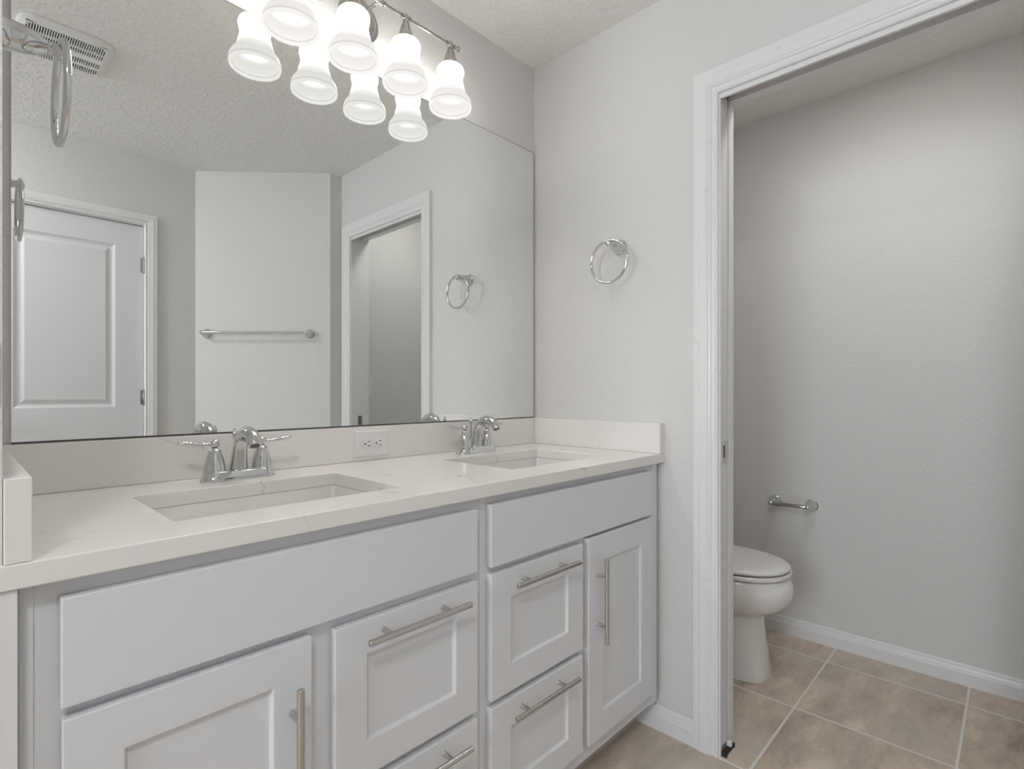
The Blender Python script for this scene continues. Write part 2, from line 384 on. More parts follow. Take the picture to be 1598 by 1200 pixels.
casing('trim_2', lambda a, v, z: (a, YR + v, z), 0.0718 - 0.008, 0.7318 + 0.003, 2.060, 0.056, 'white casing round the rear panelled door')
casing('trim_3', lambda a, v, z: (W + WT + v, a, z), OY0 - 0.004, 0.676, 2.056, 0.0755, 'white casing on the toilet room side of the doorway')
# pocket door jambs
bm = BM()
box(bm, W, W + 0.009, 0.6645, OY1 + 0.006, 0, HZ + 0.016)            # split jamb, room side
box(bm, W + 0.082, W + WT, 0.669, OY1 + 0.010, 0, 2.052 + 0.016)     # split jamb, toilet side
box(bm, W, W + 0.009, OY0, 0.6645, HZ, HZ + 0.016)
box(bm, W + 0.078, W + WT, OY0, 0.669, 2.052, 2.119)
box(bm, W + 0.0095, W + 0.0778, OY0, 0.69, 2.080, 2.119)
box(bm, W, W + WT, OY0 - 0.018, OY0, 0, 2.068)                       # strike jamb
struct('trim_4', bm, 'trim', label='white pocket door jambs lining the doorway', cat='door jamb')
pd = thing('door_2', 'white pocket door pushed back into the wall', 'door', (W + 0.043, 0.67, 0.012)); pd['kind'] = 'structure'
bm = BM(); box(bm, W + 0.0135, W + 0.072, 0.6715, 1.35, 0.014, 2.055, 0.0015); obj('door_slab', bm, 'door', pd)
bm = BM(); box(bm, W + 0.018, W + 0.067, 0.6695, 0.6715, 0.905, 0.972); obj('edge_pull', bm, 'chrome', pd, bevel=0.0006)
bm = BM(); box(bm, W + 0.036, W + 0.048, 0.6692, 0.6696, 0.918, 0.958); obj('latch_slot', bm, 'darkmetal', pd)
gd = thing('door_guide', 'small black and white floor guide of the pocket door', 'door guide', (W + 0.04, 0.655, 0))
bm = BM(); box(bm, W + 0.012, W + 0.074, 0.652, 0.6702, 0.0, 0.005); box(bm, W + 0.008, W + 0.013, 0.648, 0.6702, 0.0, 0.014); box(bm, W + 0.073, W + 0.078, 0.650, 0.6702, 0.0, 0.014); obj('bracket', bm, 'dark', gd)
bm = BM(); box(bm, W + 0.060, W + 0.072, 0.655, 0.6694, 0.005, 0.020, 0.001); obj('roller', bm, 'plastic', gd)
bm = BM(); box(bm, W + 0.045, W + 0.070, OY0, OY0 + 0.0015, 0.93, 0.985); tag(obj('strike_plate', bm, 'hinge'), 'small metal strike plate on the doorway jamb, seen in the mirror', 'strike plate')

# rear hinged door with raised panels
rd = thing('door_1', 'white panelled door seen in the mirror', 'door', (0.40, YR - 0.03, 0.01)); rd['kind'] = 'structure'
def panel_face(bm, x0, x1, z0, z1, y, mv):
    """sunk moulding with a raised field; y is the door face, +y faces the room"""
    steps = [(0, 0), (0.006, -0.004), (0.014, -0.0085), (0.022, -0.0095), (0.028, -0.008), (0.038, -0.003), (0.042, -0.0015)]
    rings = []
    for d, q in steps:
        rings.append([bm.verts.new((x, y + q, z)) for x, z in ((x0 + d, z0 + d), (x1 - d, z0 + d), (x1 - d, z1 - d), (x0 + d, z1 - d))])
    loft(bm, rings, False); bm.faces.new(rings[-1])
    return rings[0]
def door_leaf(x0, x1, z0, z1, y, panels, sx):
    bm = BM()
    xs = [x0, x0 + sx, x1 - sx, x1]; zs = [z0] + [v for p in panels for v in p] + [z1]
    for i in range(3):
        for j in range(len(zs) - 1):
            if i == 1 and j % 2 == 1: panel_face(bm, xs[1], xs[2], zs[j], zs[j + 1], y, 0); continue
            bm.faces.new([bm.verts.new((x, y, z)) for x, z in ((xs[i], zs[j]), (xs[i + 1], zs[j]), (xs[i + 1], zs[j + 1]), (xs[i], zs[j + 1]))])
    bmesh.ops.remove_doubles(bm, verts=bm.verts, dist=1e-5)
    e = [e for e in bm.edges if e.is_boundary]
    r = bmesh.ops.extrude_edge_only(bm, edges=e); vs = [v for v in r['geom'] if isinstance(v, bmesh.types.BMVert)]
    for v in vs: v.co.y -= 0.035
    bmesh.ops.contextual_create(bm, geom=[e for e in bm.edges if e.is_boundary])
    return bm
obj('door_slab', door_leaf(0.0738, 0.7298, 0.012, 2.050, YR - 0.012, [(0.24, 0.84), (1.047, 1.930)], 0.126), 'door', rd)
bm = BM(); box(bm, 0.0518, 0.0718, YR - 0.12, YR, 0, 2.055); box(bm, 0.7318, 0.7518, YR - 0.12, YR, 0, 2.055); box(bm, 0.0518, 0.7518, YR - 0.12, YR, 2.055, 2.075)
obj('door_jamb', bm, 'trim', rd)
for z in (1.835, 1.098, 0.25):
    bm = BM(); lathe(bm, [(0.0001, -0.047), (0.004, -0.045), (0.0055, -0.043), (0.0055, 0.043), (0.004, 0.045), (0.0001, 0.047)], (0.7318, YR + 0.0005, z), 'z', 12)
    box(bm, 0.718, 0.746, YR - 0.0118, YR - 0.010, z - 0.04, z + 0.04)
    obj('hinge', bm, 'hinge', rd, smooth=True)
# dim hall behind the leaf is closed by a board
bm = BM(); lathe(bm, [(0.026, 0), (0.026, 0.006), (0.012, 0.009), (0.010, 0.03), (0.024, 0.038), (0.028, 0.052), (0.024, 0.062), (0.0, 0.066)], (0.135, YR - 0.012, 0.95), 'y', 24)
obj('door_knob', bm, 'nickel', rd, smooth=True)

# ---------------------------------------------------------------- vanity cabinets
YF, YD, TK = 0.875, 0.857, 0.100
def shaker(x0, x1, z0, z1, rail, y=YD, t=0.018):
    """slab front with a recessed flat panel"""
    bm = BM(); q = 0.008
    O = [(x0, z0), (x1, z0), (x1, z1), (x0, z1)]
    I = [(x0 + rail, z0 + rail), (x1 - rail, z0 + rail), (x1 - rail, z1 - rail), (x0 + rail, z1 - rail)]
    s = 0.0025; J = [(x0 + rail + s, z0 + rail + s), (x1 - rail - s, z0 + rail + s), (x1 - rail - s, z1 - rail - s), (x0 + rail + s, z1 - rail - s)]
    rings = [[bm.verts.new((x, yy, z)) for x, z in P] for P, yy in ((O, y + t), (O, y), (I, y), (J, y + q))]
    loft(bm, rings); return bm
def pull(parent, c, length, vert=False, post=0.05):
    """bar pull on two posts; c = centre of the bar"""
    bm = BM(); x, z = c; h = length / 2; r = 0.0062
    pr = [(0.0, -h), (r - 0.001, -h), (r, -h + 0.001), (r, h - 0.001), (r - 0.001, h), (0.0, h)]
    lathe(bm, pr, (x, YD - 0.031, z), 'z' if vert else 'x', 20)
    for s in (-1, 1):
        o = (x, YD, z + s * (h - post)) if vert else (x + s * (h - post), YD, z)
        lathe(bm, [(0.0058, 0), (0.0048, 0.004), (0.0048, 0.031)], o, '-y', 16)
    return obj('handle', bm, 'nickel', parent, smooth=True)
def carcass(root, x0, x1, stiles, rails):
    """face frame members in front, thin side, bottom and back boards behind"""
    bm = BM(); T = CT - 0.0305
    for a, c in stiles: box(bm, a, c, YF, YF + 0.019, TK, T)
    for a, c, z0, z1 in rails: box(bm, a, c, YF + 0.0003, YF + 0.019, z0, z1)
    box(bm, x0, x0 + 0.015, YF + 0.019, D - 0.004, TK, T); box(bm, x1 - 0.015, x1, YF + 0.019, D - 0.004, TK, T)
    box(bm, x0 + 0.015, x1 - 0.015, YF + 0.019, D - 0.004, TK, TK + 0.015)
    box(bm, x0 + 0.015, x1 - 0.015, D - 0.01, D - 0.004, TK + 0.015, T)
    obj('body', bm, 'cabinet', root)
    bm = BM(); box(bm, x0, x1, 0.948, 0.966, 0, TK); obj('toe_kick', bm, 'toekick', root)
cabL = thing('vanity_cabinet', 'white vanity cabinet at the left, under the nearer sink', 'cabinet', (0.43, 0.95, 0), 'white vanity cabinets')
carcass(cabL, 0.042, 0.811, [(0.042, 0.107), (0.398, 0.468), (0.776, 0.811)],
        [(0.107, 0.398, 0.715, 0.892), (0.107, 0.398, TK, 0.16), (0.468, 0.776, 0.70, 0.892), (0.468, 0.776, 0.40, 0.44), (0.468, 0.776, TK, 0.16)])
bm = BM(); box(bm, 0.0537, 0.0675, YF - 0.003, YF, TK, 0.8917, 0.001); obj('filler_strip', bm, 'cabinet', cabL)
bm = BM(); box(bm, -0.02, 0.0525, 0.8545, 0.8618, 0.0, 0.8917, 0.001); struct('trim_5', bm, 'trim', label='white filler board on the end of the stub wall under the counter', cat='filler board')
bm = BM(); box(bm, 0.0915, 0.7912, YD, YF, 0.731, 0.8685, 0.002); obj('false_front', bm, 'cabinet', cabL)
dl = obj('door', shaker(0.0927, 0.4137, 0.145, 0.7165, 0.064), 'cabinet', cabL, bevel=0.0018); pull(dl, (0.3803, 0.5315), 0.240, True)
d1 = obj('drawer', shaker(0.4552, 0.7912, 0.427, 0.7115, 0.063), 'cabinet', cabL, bevel=0.0018); pull(d1, (0.6235, 0.6820), 0.240)
d2 = obj('drawer', shaker(0.4552, 0.7912, 0.145, 0.410, 0.063), 'cabinet', cabL, bevel=0.0018); pull(d2, (0.6270, 0.3800), 0.240)
cabR = thing('vanity_cabinet', 'white vanity cabinet at the right, against the towel ring wall', 'cabinet', (1.22, 0.95, 0), 'white vanity cabinets')
carcass(cabR, 0.812, 1.612, [(0.812, 0.848), (1.165, 1.225), (1.545, 1.612)],
        [(0.848, 1.165, 0.70, 0.892), (0.848, 1.165, 0.40, 0.44), (0.848, 1.165, TK, 0.16), (1.225, 1.545, 0.715, 0.892), (1.225, 1.545, TK, 0.16)])
bm = BM(); box(bm, 1.5725, 1.5755, YF - 0.004, YF, TK, 0.8917); box(bm, 1.5755, 1.612, YF - 0.004, YF, TK, 0.8917, 0.001); obj('filler_strip', bm, 'cabinet', cabR)
bm = BM(); box(bm, 0.8322, 1.5528, YD, YF, 0.729, 0.8715, 0.002); obj('false_front', bm, 'cabinet', cabR)
dr = obj('door', shaker(1.2061, 1.5611, 0.145, 0.7205, 0.073), 'cabinet', cabR, bevel=0.0018); pull(dr, (1.2492, 0.5420), 0.238, True)
d3 = obj('drawer', shaker(0.8322, 1.1793, 0.427, 0.7135, 0.066), 'cabinet', cabR, bevel=0.0018); pull(d3, (1.0070, 0.6815), 0.240)
d4 = obj('drawer', shaker(0.8322, 1.1793, 0.145, 0.411, 0.066), 'cabinet', cabR, bevel=0.0018); pull(d4, (1.0025, 0.3785), 0.240)

# ---------------------------------------------------------------- counter with two cut-outs
SL = (0.238, 0.660, 0.955, 1.245); SR = (1.008, 1.442, 0.958, 1.250)
ct = thing('vanity_countertop', 'white quartz countertop with grey veins and two sink cut-outs', 'countertop', (0.83, 1.13, CT - 0.03))
def slab(xs, ys, skip, z0, z1):
    bm = BM(); V = {}
    def v(i, j, k):
        if (i, j, k) not in V: V[(i, j, k)] = bm.verts.new((xs[i], ys[j], (z0, z1)[k]))
        return V[(i, j, k)]
    cells = {(i, j) for i in range(len(xs) - 1) for j in range(len(ys) - 1)} - skip
    for i, j in cells:
        for k in (0, 1): bm.faces.new((v(i, j, k), v(i + 1, j, k), v(i + 1, j + 1, k), v(i, j + 1, k)))
        for (di, dj), (p, q) in {(-1, 0): ((i, j), (i, j + 1)), (1, 0): ((i + 1, j), (i + 1, j + 1)), (0, -1): ((i, j), (i + 1, j)), (0, 1): ((i, j + 1), (i + 1, j + 1))}.items():
            if (i + di, j + dj) not in cells: bm.faces.new((v(*p, 0), v(*q, 0), v(*q, 1), v(*p, 1)))
    return bm
XA = 0.0400
xs = [-0.02, XA, SL[0], SL[1], SR[0], SR[1], W - 0.001]; ys = [0.850, 0.861, 0.955, 0.958, 1.245, 1.250, D - 0.001]
skip = {(0, j) for j in range(1, 6)} | {(2, 2), (2, 3)} | {(4, 3), (4, 4)}
# rows: y index 2 = .955-.958, 3 = .958-1.245, 4 = 1.245-1.25
obj('slab', slab(xs, ys, skip, CT - 0.030, CT), 'quartz', ct, bevel=0.0018)
bm = BM(); box(bm, XA, W - 0.001, D - 0.030, D - 0.001, CT + 0.0004, ST, 0.0012); obj('backsplash', bm, 'quartz', ct)
bm = BM(); box(bm, W - 0.031, W - 0.001, 0.8515, D - 0.0304, CT + 0.0004, ST, 0.0012); obj('side_splash', bm, 'quartz', ct)
bm = BM(); box(bm, XA, 0.065, 0.8515, D - 0.0304, CT + 0.0004, ST, 0.0012); obj('side_splash', bm, 'quartz', ct)

# ---------------------------------------------------------------- undermount sinks
def sink(b4, label):
    x0, x1, y0, y1 = b4; cx, cy = (x0 + x1) / 2, (y0 + y1) / 2
    root = thing('undermount_sink', label, 'sink', (cx, cy, CT - 0.17), 'undermount sinks')
    bm = BM(); zt = CT - 0.0303
    def R(g, r, z): return ringverts(bm, rrect(x0 - g, x1 + g, y0 - g, y1 + g, r, z))
    rings = [R(0.018, 0.02, zt - 0.008), R(0.018, 0.02, zt), R(0.003, 0.012, zt), R(0.0015, 0.014, zt - 0.004), R(-0.002, 0.018, zt - 0.06), R(-0.006, 0.024, zt - 0.105), R(-0.012, 0.03, zt - 0.118), R(-0.03, 0.04, zt - 0.125)]
    bot = [bm.verts.new((cx + 0.02 * math.cos(t), cy + 0.02 * math.sin(t), zt - 0.130)) for t in []]
    loft(bm, rings, False); bm.faces.new(rings[-1])
    outer = [R(0.014, 0.02, zt - 0.012), R(0.006, 0.03, zt - 0.11), R(-0.02, 0.05, zt - 0.135)]
    loft(bm, [rings[0]] + outer, False); bm.faces.new(outer[-1])
    obj('basin', bm, 'sink', root, smooth=True)
    bm = BM(); lathe(bm, [(0.022, 0), (0.022, 0.002), (0.018, 0.004), (0.014, 0.003), (0.012, 0.006), (0.0, 0.008)], (cx, cy, zt - 0.1248), 'z', 28); obj('drain', bm, 'chrome', root, smooth=True)
    return root
sink(SL, 'white rectangular undermount sink at the left, nearer the camera')
sink(SR, 'white rectangular undermount sink at the right, by the towel ring wall')

# ---------------------------------------------------------------- faucets
def faucet(x, y, label):
    z = CT + 0.0002
    f = thing('faucet', label, 'faucet', (x, y, z), 'two-handle chrome faucets')
    def stad(hl, r, zz, k=12):
        p = []
        for s, a0 in ((1, -90), (-1, 90)):
            for j in range(k + 1):
                a = math.radians(a0 + 180 * j / k); p.append((x + s * (hl - r) + r * math.cos(a), y + r * math.sin(a), z + zz))
        return p
    bm = BM(); loft(bm, [ringverts(bm, stad(*q)) for q in ((0.0815, 0.030, 0), (0.0815, 0.030, 0.003), (0.079, 0.0275, 0.006), (0.0765, 0.025, 0.014), (0.0755, 0.024, 0.021), (0.0735, 0.022, 0.0225))])
    obj('base_plate', bm, 'chrome', f, smooth=True)
    for s in (-1, 1):
        hx = x + s * 0.0515
        bm = BM()
        lathe(bm, [(0.0235, 0.018), (0.0232, 0.022), (0.0225, 0.0235), (0.0218, 0.032), (0.0198, 0.044), (0.0168, 0.055), (0.0135, 0.0635), (0.0135, 0.067), (0.0135, 0.069), (0.0095, 0.0715), (0.0075, 0.075), (0.0, 0.0755)], (hx, y, z + 0.0005), 'z', 36)
        h = obj('handle', bm, 'chrome', f, smooth=True)
        bm = BM()
        prof = [(0.0105 * math.sin(math.pi * k / 12), 0.085 - 0.0105 * math.cos(math.pi * k / 12)) for k in range(13)]
        prof[0] = (0, prof[0][1]); prof[-1] = (0, prof[-1][1]); lathe(bm, prof, (hx, y, z), 'z', 24)
        pts = spline([(hx + s * 0.006, y, z + 0.085, 0.0052), (hx + s * 0.018, y, z + 0.0845, 0.0046), (hx + s * 0.034, y, z + 0.0855, 0.0062), (hx + s * 0.052, y, z + 0.0875, 0.0082), (hx + s * 0.064, y, z + 0.089, 0.0078), (hx + s * 0.069, y, z + 0.0895, 0.0060), (hx + s * 0.072, y, z + 0.090, 0.0056), (hx + s * 0.075, y, z + 0.0905, 0.0028)], 5)
        tube(bm, [p[:3] for p in pts], [p[3] for p in pts], 18, flat=0.72)
        obj('lever', bm, 'chrome', h, smooth=True)
    bm = BM()
    pts = spline([(y + 0.004, 0.010, 0.0225), (y + 0.003, 0.022, 0.0205), (y - 0.002, 0.048, 0.0175), (y - 0.010, 0.078, 0.0155), (y - 0.025, 0.1005, 0.0148), (y - 0.048, 0.1095, 0.0150), (y - 0.072, 0.1070, 0.0148), (y - 0.090, 0.0965, 0.0145), (y - 0.0985, 0.0830, 0.0143)], 6)
    tube(bm, [(x, p[0], z + p[1]) for p in pts], [p[2] for p in pts], 28)
    sp = obj('spout', bm, 'chrome', f, smooth=True)
    e = Vector((0, -0.533, -0.846))
    bm = BM(); lathe(bm, [(0.0098, 0), (0.0098, 0.0016), (0.006, 0.0017), (0.0, 0.0012)], (x, y - 0.0984, z + 0.0831), (Vector((1, 0, 0)), e.cross(Vector((1, 0, 0))), e), 20); obj('aerator', bm, 'darkmetal', sp, smooth=True)
    bm = BM(); lathe(bm, [(0.003, 0), (0.003, 0.075), (0.0045, 0.078), (0.0065, 0.084), (0.0055, 0.091), (0.0025, 0.094), (0.0035, 0.097), (0.0, 0.099)], (x, y + 0.0262, z + 0.0175), 'z', 16); obj('lift_rod', bm, 'chrome', f, smooth=True)
    return f
faucet(0.461, 1.325, 'chrome two-handle faucet at the left sink')
faucet(1.214, 1.325, 'chrome two-handle faucet at the right sink')

# ---------------------------------------------------------------- mirror
mr = thing('wall_mirror', 'large frameless mirror above the backsplash', 'mirror', (0.85, D - 0.003, 1.0265))
bm = BM(); box(bm, 0.0775, 1.6165, D - 0.006, D - 0.0008, 1.0270, 2.0930); obj('mirror_glass', bm, 'mirror', mr)
bm = BM(); box(bm, 0.0775, 1.6165, D - 0.0085, D - 0.0006, 1.0236, 1.0268)
obj('bottom_channel', bm, 'darkmetal', mr)
bm = BM(); box(bm, 0.0775, 1.6165, D - 0.0061, D - 0.0006, 2.0931, 2.0945); box(bm, 1.6166, 1.6180, D - 0.0061, D - 0.0006, 1.027, 2.0945); obj('edge_strip', bm, 'darkmetal', mr)

# ---------------------------------------------------------------- vanity light
LX = [0.577, 0.748, 0.918, 1.087]; LY = D - 0.120; BZ = 2.229; PX = 0.8325
vl = thing('vanity_light', 'four-light vanity fixture with white glass bell shades above the mirror', 'light fixture', (PX, D, BZ))
bm = BM(); lathe(bm, [(0.0, 0.0004), (0.066, 0.0004), (0.066, 0.004), (0.060, 0.009), (0.052, 0.011), (0.049, 0.015), (0.040, 0.018), (0.034, 0.022), (0.016, 0.026), (0.0, 0.027)], (PX, D, 2.236), '-y', 44); obj('backplate', bm, 'fixture', vl, smooth=True)
bm = BM(); pts = spline([(PX, D - 0.02, 2.236), (PX, D - 0.06, 2.240), (PX, LY, BZ + 0.004)], 6); tube(bm, pts, 0.006, 14); obj('arm', bm, 'fixture', vl, smooth=True)
bm = BM(); tube(bm, [(LX[0] - 0.03, LY, BZ), (LX[3] + 0.03, LY, BZ)], 0.0052, 16)
def ball(bm, c, r, k=10):
    pr = [(r * math.sin(math.pi * i / k), -r * math.cos(math.pi * i / k)) for i in range(k + 1)]; pr[0] = (0, -r); pr[-1] = (0, r); lathe(bm, pr, c, 'z', 18)
for x in LX + [PX]:
    ball(bm, (x, LY, BZ), 0.0105)
    for s in (-1, 1): lathe(bm, [(0.0075, 0), (0.0075, 0.004)], (x + s * 0.014 - 0.002, LY, BZ), 'x', 16)
for s, x in ((-1, LX[0] - 0.03), (1, LX[3] + 0.03)): ball(bm, (x, LY, BZ), 0.0095)
obj('bar', bm, 'fixture', vl, smooth=True)
for x in LX:
    bm = BM(); lathe(bm, [(0.0, -0.006), (0.008, -0.008), (0.0095, -0.016), (0.015, -0.030), (0.0195, -0.048), (0.0215, -0.060), (0.0215, -0.0655), (0.0, -0.0655)], (x, LY, BZ), 'z', 28)
    # bow over the cap
    arc = [(x, LY - 0.0205 * math.cos(t), BZ - 0.058 + 0.047 * math.sin(t)) for t in (math.pi * k / 14 for k in range(15))]
    tube(bm, arc, 0.0022, 8)
    h = obj('shade_holder', bm, 'fixture', vl, smooth=True)
    out = spline([(0.019, 2.1635), (0.033, 2.161), (0.0410, 2.152), (0.0430, 2.141), (0.0395, 2.124), (0.039, 2.112), (0.0425, 2.096), (0.0475, 2.080), (0.053, 2.068), (0.0605, 2.058), (0.0655, 2.047), (0.067, 2.038)], 4)
    lip = [(0.067, 2.030), (0.0655, 2.025), (0.062, 2.024), (0.0605, 2.027), (0.0600, 2.034), (0.0585, 2.0345)]
    inn = [(max(r - 0.0045, 0.0), z - 0.002) for r, z in out[::-1]][1:]
    inn = [p for p in inn if p[1] > 2.036]
    bm = BM(); lathe(bm, [(r, z) for r, z in out + lip + inn], (x, LY, 0), 'z', 48, caps=False)
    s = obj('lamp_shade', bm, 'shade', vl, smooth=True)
    bm = BM(); pr = spline([(0.0, 2.052), (0.014, 2.055), (0.024, 2.065), (0.027, 2.078), (0.023, 2.095), (0.014, 2.115), (0.012, 2.145)], 4)
    lathe(bm, pr, (x, LY, 0), 'z', 24); obj('bulb', bm, 'bulb', vl, smooth=True)

# ---------------------------------------------------------------- towel rings, bar, paper holder
POST = [(0.0, 0.0), (0.027, 0.0), (0.0275, 0.004), (0.025, 0.007), (0.0235, 0.008), (0.0215, 0.012), (0.0205, 0.018), (0.0195, 0.028), (0.0165, 0.038), (0.0115, 0.046), (0.0090, 0.050), (0.0100, 0.0515), (0.0100, 0.053), (0.0085, 0.055)]
def towel_ring(xw, sx, y, ztop, label):
    """xw wall plane, sx = direction into the room"""
    t = thing('towel_ring', label, 'towel ring', (xw, y, ztop), 'chrome towel rings')
    ax = 'x' if sx > 0 else '-x'; zc = ztop - 0.010
    bm = BM(); k = 1.0
    pr = [(a, b2 * 1.13) for a, b2 in POST] + [(0.0115 * math.sin(a), 0.0726 - 0.0115 * math.cos(a)) for a in (math.pi * q / 10 for q in range(3, 11))]
    pr[-1] = (0.0, pr[-1][1]); lathe(bm, pr, (xw, y, zc), ax, 32); obj('post', bm, 'chrome', t, smooth=True)
    R = 0.0727; xc = xw + sx * 0.0726; zcc = ztop - R
    bm = BM(); tube(bm, [(xc, y + R * math.sin(a), zcc + R * math.cos(a)) for a in (2 * math.pi * q / 72 for q in range(72))], 0.0050, 14, closed=True)
    obj('ring', bm, 'chrome', t, smooth=True); return t
towel_ring(W, -1, 1.022, 1.6485, 'chrome towel ring on the wall beside the pocket doorway')
towel_ring(XL, 1, 1.050, 1.6480, 'chrome towel ring at the left edge, on the stub wall')

tb = thing('towel_bar', 'chrome towel bar on the angled wall, seen in the mirror', 'towel bar', (1.25, -0.43, 1.475))
t = (b_ - a).normalized(); t3 = Vector((t.x, t.y, 0)); n3 = Vector((-t.y, t.x, 0)); z3 = Vector((0, 0, 1))
P0 = Vector((1.0365, 0, 1.475)); P0.y = a.y + (P0.x - a.x) / (b_.x - a.x) * (b_.y - a.y)
P1 = Vector((1.468, 0, 1.475)); P1.y = a.y + (P1.x - a.x) / (b_.x - a.x) * (b_.y - a.y)
for p in (P0, P1):
    pr = POST + [(0.0115 * math.sin(q), 0.065 - 0.0115 * math.cos(q)) for q in (math.pi * k / 10 for k in range(3, 11))]; pr[-1] = (0.0, pr[-1][1])
    bm = BM(); lathe(bm, pr, p + n3 * 0.0005, (t3, z3, n3), 28); obj('post', bm, 'chrome', tb, smooth=True)
bm = BM(); tube(bm, [P0 + n3 * 0.065, P1 + n3 * 0.065], 0.0082, 20); obj('bar', bm, 'chrome', tb, smooth=True)

tp = thing('toilet_paper_holder', 'empty chrome toilet paper holder on the far wall', 'paper holder', (XF, 0.755, 0.612))
for y in (0.677, 0.833):
    pr = POST + [(0.012 * math.sin(q), 0.065 - 0.012 * math.cos(q)) for q in (math.pi * k / 10 for k in range(3, 11))]; pr[-1] = (0.0, pr[-1][1])
    bm = BM(); lathe(bm, pr, (XF, y, 0.612), '-x', 28); obj('post', bm, 'chrome', tp, smooth=True)
bm = BM(); lathe(bm, [(0.006, 0.0), (0.0078, 0.012), (0.0085, 0.014), (0.0085, 0.088), (0.0105, 0.089), (0.0105, 0.138), (0.007, 0.156)], (XF - 0.065, 0.677, 0.612), 'y', 24)
bm.verts.ensure_lookup_table(); obj('roller', bm, 'fixture', tp, smooth=True)

# ---------------------------------------------------------------- outlet and switches
def plate(bm, x0, x1, y, z0, z1, t=0.005, sgn=-1):
    """plate standing out of a wall that faces -y (sgn -1) or +y"""
    rings = []
    for d, q in ((0, 0), (0, 0.0015), (0.003, 0.004), (0.006, t)):
        rings.append([bm.verts.new((x, y + sgn * q, z)) for x, z in ((x0 + d, z0 + d), (x1 - d, z0 + d), (x1 - d, z1 - d), (x0 + d, z1 - d))])
    loft(bm, rings)
ol = thing('electrical_outlet', 'white horizontal duplex outlet on the backsplash between the sinks', 'outlet', (0.8595, D - 0.03, 0.973))
bm = BM(); plate(bm, 0.8000, 0.9190, D - 0.0302, 0.9335, 1.0135); obj('cover_plate', bm, 'plastic', ol)
for cx in (0.8405, 0.8785):
    bm = BM(); lathe(bm, [(0.0172, 0), (0.0170, 0.0014), (0.0162, 0.002), (0.0, 0.002)], (cx, D - 0.0350, 0.9735), '-y', 28); r = obj('receptacle', bm, 'plastic', ol, smooth=True)
    bm = BM(); yy = D - 0.0371
    for dz in (-0.0064, 0.0064): box(bm, cx + 0.002, cx + 0.0095, yy - 0.0003, yy, 0.9735 + dz - 0.0011, 0.9735 + dz + 0.0011)
    lathe(bm, [(0.0, 0), (0.0025, 0), (0.0025, 0.0003), (0.0, 0.0003)], (cx - 0.0075, yy, 0.9735), '-y', 14); obj('slots', bm, 'dark', r)
bm = BM(); lathe(bm, [(0.003, 0), (0.0028, 0.001), (0, 0.0012)], (0.8595, D - 0.0350, 0.9735), '-y', 14); obj('screw', bm, 'plastic', ol, smooth=True)
sw = thing('light_switch', 'white light switch inside the toilet room, seen in the mirror', 'light switch', (1.80, YC, 1.166))
bm = BM(); plate(bm, 1.7665, 1.8365, YC + 0.0002, 1.108, 1.224, 0.005, 1); obj('cover_plate', bm, 'plastic', sw)
bm = BM(); box(bm, 1.785, 1.818, YC + 0.005, YC + 0.008, 1.133, 1.199, 0.001); obj('rocker', bm, 'plastic', sw)
ls = thing('light_switch', 'white switch plate at the left photo edge on the stub wall end', 'light switch', (0.0, 0.862, 1.145))
bm = BM(); plate(bm, -0.076, 0.0372, 0.8617, 1.110, 1.182, 0.005); obj('cover_plate', bm, 'plastic', ls)
bm = BM(); box(bm, -0.055, 0.016, 0.8537, 0.8567, 1.130, 1.162, 0.001); obj('rocker', bm, 'plastic', ls)

# ---------------------------------------------------------------- exhaust fan cover on the ceiling
fan = thing('exhaust_fan_cover', 'white slotted exhaust fan cover on the ceiling, seen in the mirror', 'vent cover', (0.28, 0.225, CH))
GX0, GX1, GY0, GY1 = 0.150, 0.428, 0.075, 0.372
def bowed(d, z, k=10):
    """rounded square with slightly bulging sides"""
    cx, cy, hx, hy = (GX0 + GX1) / 2, (GY0 + GY1) / 2, (GX1 - GX0) / 2 - d, (GY1 - GY0) / 2 - d; p = []
    for i in range(56):
        t = 2 * math.pi * i / 56; c_, s_ = math.cos(t), math.sin(t); e = 2 / 5.5
        p.append((cx + hx * math.copysign(abs(c_) ** e, c_), cy + hy * math.copysign(abs(s_) ** e, s_), z))
    return p
def inr(x0, x1, y0, y1, z, n=56):
    cx, cy = (x0 + x1) / 2, (y0 + y1) / 2; hx, hy = (x1 - x0) / 2, (y1 - y0) / 2; p = []
    for i in range(n):
        t = 2 * math.pi * i / n; c_, s_ = math.cos(t), math.sin(t); k = 1 / max(abs(c_), abs(s_)); p.append((cx + hx * c_ * k, cy + hy * s_ * k, z))
    return p
bm = BM()
loft(bm, [ringverts(bm, q) for q in (bowed(0, CH - 0.0005), bowed(0, CH - 0.006), bowed(0.008, CH - 0.014), bowed(0.022, CH - 0.018), inr(0.174, 0.401, 0.100, 0.347, CH - 0.0185), inr(0.174, 0.401, 0.100, 0.347, CH - 0.010))], False)
obj('frame', bm, 'plastic', fan, smooth=True)
bm = BM(); box(bm, 0.172, 0.403, 0.098, 0.349, CH - 0.011, CH - 0.009); obj('backing', bm, 'dark', fan)
bm = BM(); n = 32; px = (0.401 - 0.174) / n
rows = [(0.285, 0.340), (0.244, 0.276), (0.168, 0.206), (0.108, 0.150)]
for i in range(n + 1):
    x = 0.174 + i * px; box(bm, x - px * 0.23, x + px * 0.23, 0.100, 0.347, CH - 0.0180, CH - 0.0120)
ys_ = [0.100] + [v for r in rows[::-1] for v in r] + [0.347]
for j in range(0, len(ys_), 2): box(bm, 0.174, 0.401, ys_[j], ys_[j + 1], CH - 0.0184, CH - 0.0121)
obj('slats', bm, 'plastic', fan)

